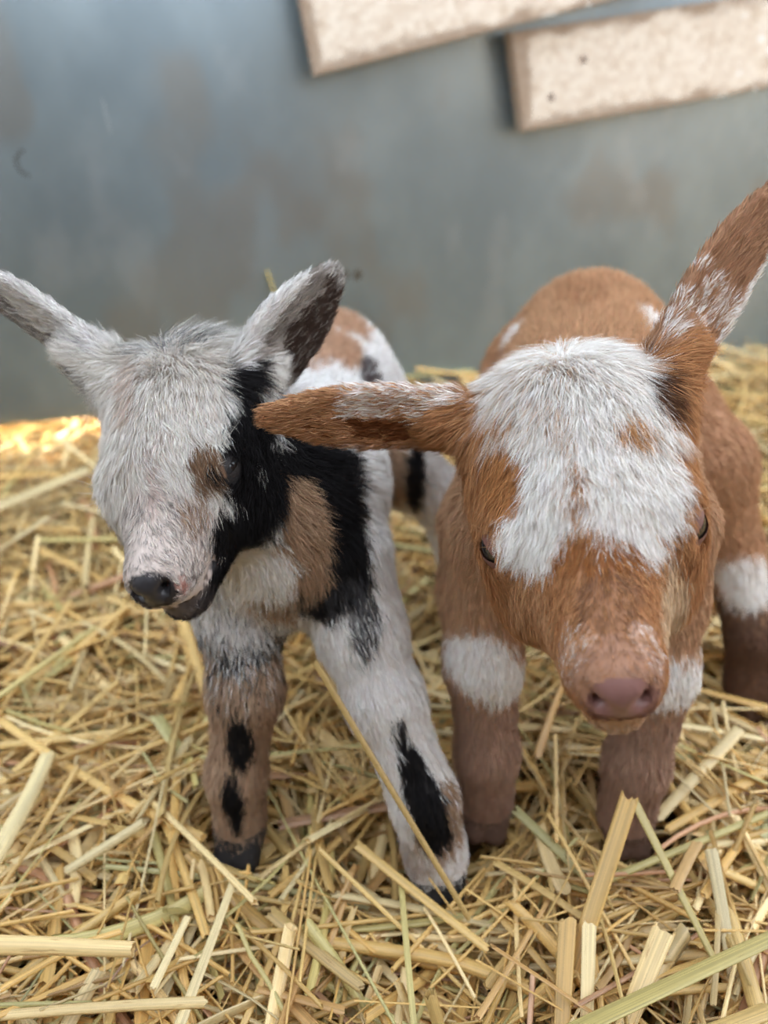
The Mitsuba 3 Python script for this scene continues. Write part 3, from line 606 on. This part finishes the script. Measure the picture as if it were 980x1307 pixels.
class Coat:
    """Markings of a coat: patches in head millimetres or in world metres, with ragged edges where hairs of two colours mingle."""
    def __init__(s, c, base, seed):
        s.c, s.n = c, len(c['V']); s.col = np.tile(np.array(base, float), (s.n, 1)); s.rng = c.get('rng', np.random.default_rng(seed)); s.hairy = 'rng' in c
        s.eh = (meshkit.fbm(c['hl'] * .16, 3, seed) - .5) * 2; s.ew = (meshkit.fbm(c['V'] * 150, 3, seed + 7) - .5) * 2
        s.j = s.rng.normal(0, 1, s.n) if s.hairy else np.zeros(s.n)
    def put(s, d, colr, p=1.0, rag=.30, where=None, head=False):
        m = d + rag * (s.eh if head else s.ew) + .09 * s.j < 1
        if p < 1: m &= (s.rng.random(s.n) < p) if s.hairy else True
        if where is not None: m &= where
        if p < 1 and not s.hairy: s.col[m] = s.col[m] * (1 - p) + np.array(colr) * p
        else: s.col[m] = colr
    def h(s, cen, r, colr, p=1.0, rag=.30):
        s.put(np.linalg.norm((s.c['hl'] - np.array(cen)) / np.array(r), axis=1), colr, p, rag, s.c['hw'] > .4, True)
    def w(s, cen, r, colr, p=1.0, rag=.30, where=None):
        s.put(np.linalg.norm((s.c['V'] - np.array(cen)) / np.array(r), axis=1), colr, p, rag, s.c['hw'] < .6 if where is None else where)
    def line(s, pts, r, colr, p=1.0, rag=.30):
        X = s.c['V']; best = np.full(s.n, 9.)
        for a, b in zip(pts[:-1], pts[1:]):
            a, b = np.array(a), np.array(b); ab = b - a
            t = np.clip((X - a) @ ab / (ab @ ab), 0, 1)
            best = np.minimum(best, np.linalg.norm(X - a - t[:, None] * ab, axis=1))
        s.put(best / r, colr, p, rag, s.c['hw'] < .6)
    def ear(s, i, axis):
        E_ = s.c['ears'][i]; u, v, w = E_.loc(s.c['V'])
        t = v / E_.W * (1 if E_.v[axis] > 0 else -1)
        on = (s.c['ew'] > .45) & (np.linalg.norm(s.c['V'] - (E_.b + E_.t) / 2, axis=1) < E_.L * .62)
        return u, t, w, on
    def mask(s, m, colr, p=1.0):
        if p < 1: m = m & ((s.rng.random(s.n) < p) if s.hairy else (s.ew > 1 - 2 * p))
        s.col[m] = colr
BROWN = np.array((.50, .29, .165)); DKBROWN = np.array((.25, .13, .075)); LTBROWN = np.array((.52, .27, .13)); WHITE = np.array((.86, .83, .79)); BLACK = np.array((.018, .017, .018)); TAN = np.array((.43, .285, .185)); GREY = np.array((.28, .26, .245))

# ---- the brown kid (right in the photograph)
HA = Head((.0697, .2357, .2407), (-.0667, -.9776, -.1995), (.9712, -.1094, .2116), 1.09)
Aprims = [
    cone(HA.w((-52, 0, -40)), (.10, .345, .190), .034, .048, 'body', k=.02, hair=.011),
    ell((.096, .338, .172), np.eye(3), (.050, .058, .062), 'body', (0.1, .5, -.8), .02, .012),
    cone((.097, .35, .187), (.126, .44, .192), .050, .053, 'body', k=.02, hair=.012),
    ell((.138, .490, .188), np.eye(3), (.054, .058, .062), 'body', (.1, 1, -.2), .02, .012),
    cone((.138, .53, .205), (.144, .565, .175), .012, .009, 'body', k=.01, hair=.014)]
Aprims += leg([(.058, .322, .165), (.052, .318, .130), (.051, .299, .098), (.0555, .288, .045), (.057, .286, .008)], [.030, .0215, .0175, .0145, .0150]) + hoof_prims((.057, .284, .001), (-.1, -1))
Aprims += leg([(.135, .322, .165), (.140, .312, .130), (.139, .293, .098), (.134, .280, .045), (.133, .276, .008)], [.030, .0215, .0175, .0145, .0150]) + hoof_prims((.133, .274, .001), (0, -1))
Aprims += leg([(.108, .495, .18), (.106, .455, .135), (.102, .510, .085), (.100, .505, .04), (.100, .500, .008)], [.040, .027, .0155, .0135, .0145]) + hoof_prims((.100, .497, .001), (0, -1))
Aprims += leg([(.168, .485, .178), (.205, .437, .142), (.228, .418, .090), (.240, .385, .045), (.243, .378, .008)], [.043, .031, .0185, .0140, .0150]) + hoof_prims((.244, .376, .001), (.3, -1))
def A_col(c):
    K = Coat(c, BROWN, 3); X, hl = c['V'], c['hl']; noth = c['hw'] < .5
    K.mask(noth & (X[:, 1] < .36), (.51, .31, .185)); K.w((.05, .295, .155), (.05, .03, .045), (.57, .36, .22))
    K.mask(c['hw'] > .5, (.46, .235, .11))
    K.h((30, -22, -38), (30, 9, 20), (.52, .30, .16)); K.h((32, 21, -40), (28, 8, 22), (.62, .46, .30)); K.h((45, 0, -52), (26, 14, 11), (.55, .35, .20))
    for cen, r in (((-50, 0, 3), (30, 29, 26)), ((-22, 4, 2), (30, 27, 22)), ((5, 13, -4), (29, 17, 17)), ((15, -17, -8), (13, 13, 13)), ((0, -6, 0), (22, 14, 14))):
        K.h(cen, r, WHITE, rag=.34)
    K.h((-45, -18, 3), (26, 20, 20), (.52, .34, .22), .16, .5); K.h((-20, 8, 2), (40, 26, 20), (.60, .48, .40), .10, .5)
    K.h((-7, -24, -3), (14, 8, 12), (.46, .22, .09)); K.h((-15, 17, 5), (7, 6, 8), (.52, .29, .14), .8); K.h((-37, 29, 2), (10, 7, 9), (.10, .05, .03), .8)
    K.h((6, -3, 0), (14, 2.6, 9), (.40, .22, .12), .55, .5); K.h((-20, -4, 8), (12, 3, 8), (.50, .33, .22), .35, .5)
    K.h((40, 1, -14), (15, 9, 11), DKBROWN, .55); K.h((28, 0, -9), (7, 13, 9), (.34, .14, .05), .7)
    K.h((52, -10, -24), (8, 8, 9), WHITE, .22); K.h((54, 10, -22), (7, 7, 7), WHITE, .25); K.h((60, 0, -27), (10, 14, 12), (.42, .26, .19), .6); K.h((67, 0, -36), (9, 11.5, 13), (.29, .155, .13), .9, .15); K.h((54, 0, -56), (12, 10, 6), (.66, .50, .38), .8)
    K.h((18, -33, -14), (8, 4, 3), WHITE, .6)
    mauve = (.43, .28, .205)
    K.put(X[:, 2] / .092, mauve, where=(c['lw'] > .3) & (X[:, 1] < .33) & (X[:, 0] < .18), rag=.06)
    K.w((.047, .285, .110), (.017, .035, .017), WHITE); K.w((.062, .280, .097), (.016, .03, .011), WHITE)
    K.w((.140, .288, .104), (.020, .03, .013), WHITE)
    K.put(X[:, 2] / .070, (.19, .11, .075), where=(c['lw'] > .3) & (X[:, 0] > .18), rag=.06)
    K.w((.229, .392, .084), (.020, .035, .016), WHITE)
    K.w((.078, .480, .222), (.013, .02, .012), WHITE, .8); K.w((.152, .433, .230), (.013, .02, .012), WHITE, .8); K.w((.115, .455, .25), (.022, .03, .012), (.38, .19, .10), .5)
    u, t, w, on = K.ear(1, 2)
    K.mask(on, (.50, .28, .15)); K.mask(on & (t + .5 * K.ew > .15) & (u < .62), WHITE, .6); K.mask(on & (t < .05) & (K.ew + .6 * (.5 - u) > .05), (.20, .075, .03)); K.mask(on & (t < -.8), (.62, .48, .40), .6)
    u, t, w, on = K.ear(0, 0)
    K.mask(on, (.42, .24, .145)); K.mask(on & (u < .45) & (K.ew > -.1), WHITE, .45); K.mask(on & (t > .72), WHITE, .9)
    return K.col
def A_coat(c):
    up = np.clip((-10 - c['hl'][:, 0]) / 25, 0, 1) * (c['hw'] > .5)
    return A_col(c), 1.1 + .25 * up, 0 * up
GA = dict(head=HA, ears=[Ear((.1179, .2884, .2596), (.1592, .3293, .3202), (.5, -.8, .2), .034, .006), Ear((.0308, .2881, .2350), (-.0461, .2715, .2462), (-.1, -.95, -.15), .030, .006)],
          es=1.0, prims=Aprims, eye=np.array((8, 26.8, -21.0)), eyedir=(.25, .85, .35), eyer=9.2, lid=(-17, 12, -4), lidcol=(.16, .075, .06), lashcol=(.45, .27, .15), lashes=5,
          skin=lambda c: A_col(c) * np.array((.8, .72, .7)), nosecol=lambda h: np.tile(np.array((.235, .115, .10)), (len(h), 1)),
          hooves=[(.057, .284, .004), (.133, .274, .004), (.100, .497, .004), (.244, .376, .004)], hoofcol=(.12, .07, .05),
          dens=(3.7, 3.4, 1.5), far_y=.40, coat=A_coat, coatlabel='short red-brown coat with white forehead blaze',
          label='red-brown goat kid with a white forehead, standing on the straw, head lowered')
build_goat('goat_kid', GA, 11)

# ---- the pied kid (left in the photograph)
HB = Head((-.0967, .2834, .2310), (-0.003, -0.9713, -0.2247), (.9406, -.1362, .3224), .915)
Bprims = [
    cone(HB.w((-52, 0, -42)), (-.052, .350, .175), .031, .044, 'body', k=.02, hair=.012),
    ell((-.053, .340, .160), np.eye(3), (.046, .056, .056), 'body', (0, .5, -.8), .02, .013),
    cone((-.052, .36, .172), (-.046, .46, .172), .046, .049, 'body', k=.02, hair=.013),
    ell((-.042, .515, .165), np.eye(3), (.050, .056, .054), 'body', (0, 1, -.2), .02, .012),
    cone((-.035, .560, .178), (-.015, .575, .165), .011, .009, 'body', k=.01, hair=.012)]
Bprims += leg([(-.084, .322, .148), (-.074, .308, .120), (-.070, .285, .092), (-.077, .273, .045), (-.078, .270, .008)], [.027, .0195, .0165, .0130, .0138]) + hoof_prims((-.078, .267, .001), (-.1, -1))
Bprims += leg([(-.024, .318, .148), (-.012, .300, .118), (.000, .281, .090), (.020, .257, .045), (.027, .251, .008)], [.028, .0205, .0175, .0145, .0165]) + hoof_prims((.028, .248, .001), (.2, -1))
Bprims += leg([(-.080, .52, .16), (-.090, .475, .125), (-.088, .53, .085), (-.088, .525, .04), (-.088, .52, .008)], [.038, .025, .015, .013, .014]) + hoof_prims((-.088, .518, .001), (0, -1))
Bprims += leg([(-.020, .50, .158), (.004, .452, .138), (.042, .452, .108), (.058, .448, .045), (.060, .445, .008)], [.038, .027, .0185, .0135, .0145]) + hoof_prims((.060, .443, .001), (.1, -1))
def B_col(c):
    K = Coat(c, (.82, .80, .78), 5); X, hl = c['V'], c['hl']
    hd = c['hw'] > .5
    K.mask(hd, (.74, .71, .665)); K.mask(hd & (hl[:, 0] > 24), (.67, .61, .565)); K.mask(hd & (hl[:, 0] > 26) & (K.eh > -.3), (.20, .17, .16), .28)
    K.h((-64, -2, 0), (18, 22, 20), (.22, .22, .23), .42); K.h((-55, 10, 6), (4, 9, 9), BLACK, .5); K.h((-58, -14, 4), (5, 5, 8), BLACK, .4)
    K.h((-30, -9, 9), (22, 5, 9), (.60, .47, .40), .5, .5); K.h((25, 3, -4), (26, 3, 9), (.50, .40, .36), .45, .5)
    K.h((-15, 0, 2), (45, 36, 25), (.56, .46, .39), .13, .5)
    K.h((-46, -41, 8), (10, 8, 12), (.16, .15, .15), .5)
    K.mask(hd & (hl[:, 1] < -33) & (hl[:, 0] > -25), (.24, .13, .08), .75)
    for cen, r in (((10, 37, -23), (20, 10, 17)), ((-15, 39, -20), (22, 11, 20)), ((22, 25, -45), (20, 13, 15)), ((-38, 39, -3), (17, 9, 9)), ((38, 15, -55), (22, 9, 8))):
        K.h(cen, r, BLACK, rag=.22)
    K.h((-14, 36, -50), (22, 16, 18), BLACK, rag=.15); K.h((67, 0, -29.5), (9.5, 11, 9.5), (.035, .032, .035), rag=.12)
    K.h((8, 34, -45), (16, 14, 15), BLACK, rag=.15); K.h((57, 4, -53), (14, 13, 8), (.07, .06, .06), .9)
    K.h((16, 25, -11), (12, 7.5, 10), (.23, .14, .085), .9); K.h((18, 28, -14), (5, 4, 5), BLACK, .7); K.h((33, 17, -21), (10, 6, 8), (.35, .23, .15), .55)
    K.h((60, 9, -33), (5, 4, 6), (.50, .24, .20), .7)
    # neck, chest, shoulders
    K.w((-.048, .31, .180), (.030, .035, .050), TAN); K.w((-.062, .30, .205), (.034, .03, .030), BLACK, rag=.15); K.w((-.044, .313, .212), (.020, .03, .026), BLACK, rag=.15)
    K.line([(-.036, .315, .222), (-.026, .314, .203), (-.022, .302, .183), (-.018, .292, .158), (-.030, .288, .150)], .0135, BLACK, rag=.2)
    K.line([(-.042, .295, .200), (-.037, .290, .180), (-.034, .286, .163)], .010, TAN)
    K.w((-.058, .284, .166), (.016, .03, .017), WHITE); K.w((-.048, .280, .150), (.016, .03, .006), (.36, .26, .18), .6)
    # legs
    left = (c['lw'] > .3) & (X[:, 1] < .34) & (X[:, 0] < -.045); right = (c['lw'] > .3) & (X[:, 1] < .34) & (X[:, 0] > -.045)
    K.mask(left & (X[:, 2] > .118), (.20, .20, .215), .14)
    K.put(X[:, 2] / .1185, BLACK, where=left, rag=.05); K.put(X[:, 2] / .109, (.47, .33, .23), where=left, rag=.04); K.mask(left & (X[:, 0] > -.066) & (X[:, 2] < .1), (.34, .22, .145), .6)
    K.w((-.071, .262, .078), (.0068, .02, .017), BLACK, rag=.2); K.w((-.0765, .256, .040), (.006, .02, .020), BLACK, rag=.2)
    K.w((-.010, .285, .137), (.0075, .02, .019), (.06, .06, .065), .65); K.w((-.018, .284, .150), (.012, .02, .012), (.08, .08, .085), .5)
    K.w((.030, .243, .045), (.016, .02, .022), (.38, .25, .16), .9); K.line([(.008, .254, .092), (.017, .248, .066), (.026, .243, .036)], .0085, BLACK, rag=.2)
    K.w((.012, .245, .020), (.014, .02, .012), (.50, .40, .33), .6)
    # back, rump, hind leg
    K.w((-.050, .44, .222), (.026, .05, .016), (.50, .32, .22)); K.w((-.070, .42, .220), (.012, .02, .014), (.08, .08, .10))
    K.w((-.024, .436, .214), (.012, .03, .010), (.47, .29, .19)); K.w((-.010, .425, .202), (.009, .03, .010), (.08, .06, .06), .9); K.w((-.028, .50, .215), (.020, .03, .014), (.47, .29, .19))
    K.w((-.002, .43, .140), (.022, .05, .024), (.45, .31, .21)); K.w((.018, .43, .138), (.0075, .04, .026), BLACK, rag=.15)
    u, t, w, on = K.ear(0, 0)
    K.mask(on, (.38, .34, .305)); K.mask(on & (K.ew > .1), (.22, .19, .17), .5); K.mask(on & (t + .3 * K.ew > -.15) & (u > .30 - .2 * t), (.075, .05, .04), .85); K.mask(on & (t < -.62), (.76, .74, .72)); K.mask(on & (u > .9), (.6, .58, .56), .7)
    u, t, w, on = K.ear(1, 2)
    K.mask(on, (.70, .68, .66)); K.mask(on & (t + .6 * K.ew < -.05), (.24, .22, .21), .55)
    return K.col
def B_coat(c):
    up = np.clip((-30 - c['hl'][:, 0]) / 25, 0, 1) * (c['hw'] > .5) * np.clip((c['hl'][:, 2] + 25) / 20, 0, 1)
    return B_col(c), 1.1 + .6 * up, .35 * up
GB = dict(head=HB, ears=[Ear((-.0575, .3205, .2395), (-.0220, .3505, .2830), (.75, -.6, .1), .037, .008), Ear((-.1327, .3317, .2446), (-.1880, .3456, .2886), (.1, -.75, -.6), .028, .006)],
          es=.9, prims=Bprims, eye=np.array((8, 26.2, -21.0)), eyedir=(.25, .85, .35), eyer=8.8, lid=(-12, 7, -4), lidcol=(.03, .026, .026), lashcol=(.6, .56, .5), lashes=14,
          skin=lambda c: B_col(c) * np.array((.8, .74, .72)), nosecol=lambda h: np.tile(np.array((.03, .028, .032)), (len(h), 1)),
          hooves=[(-.078, .267, .004), (.028, .248, .004), (-.088, .518, .004), (.060, .443, .004)], hoofcol=(.03, .028, .028),
          dens=(3.7, 3.4, 1.5), far_y=.42, coat=B_coat, coatlabel='fluffy white coat with black and tan patches',
          label='white, black and tan pied goat kid with a white face, standing on the straw')
build_goat('goat_kid_001', GB, 23)
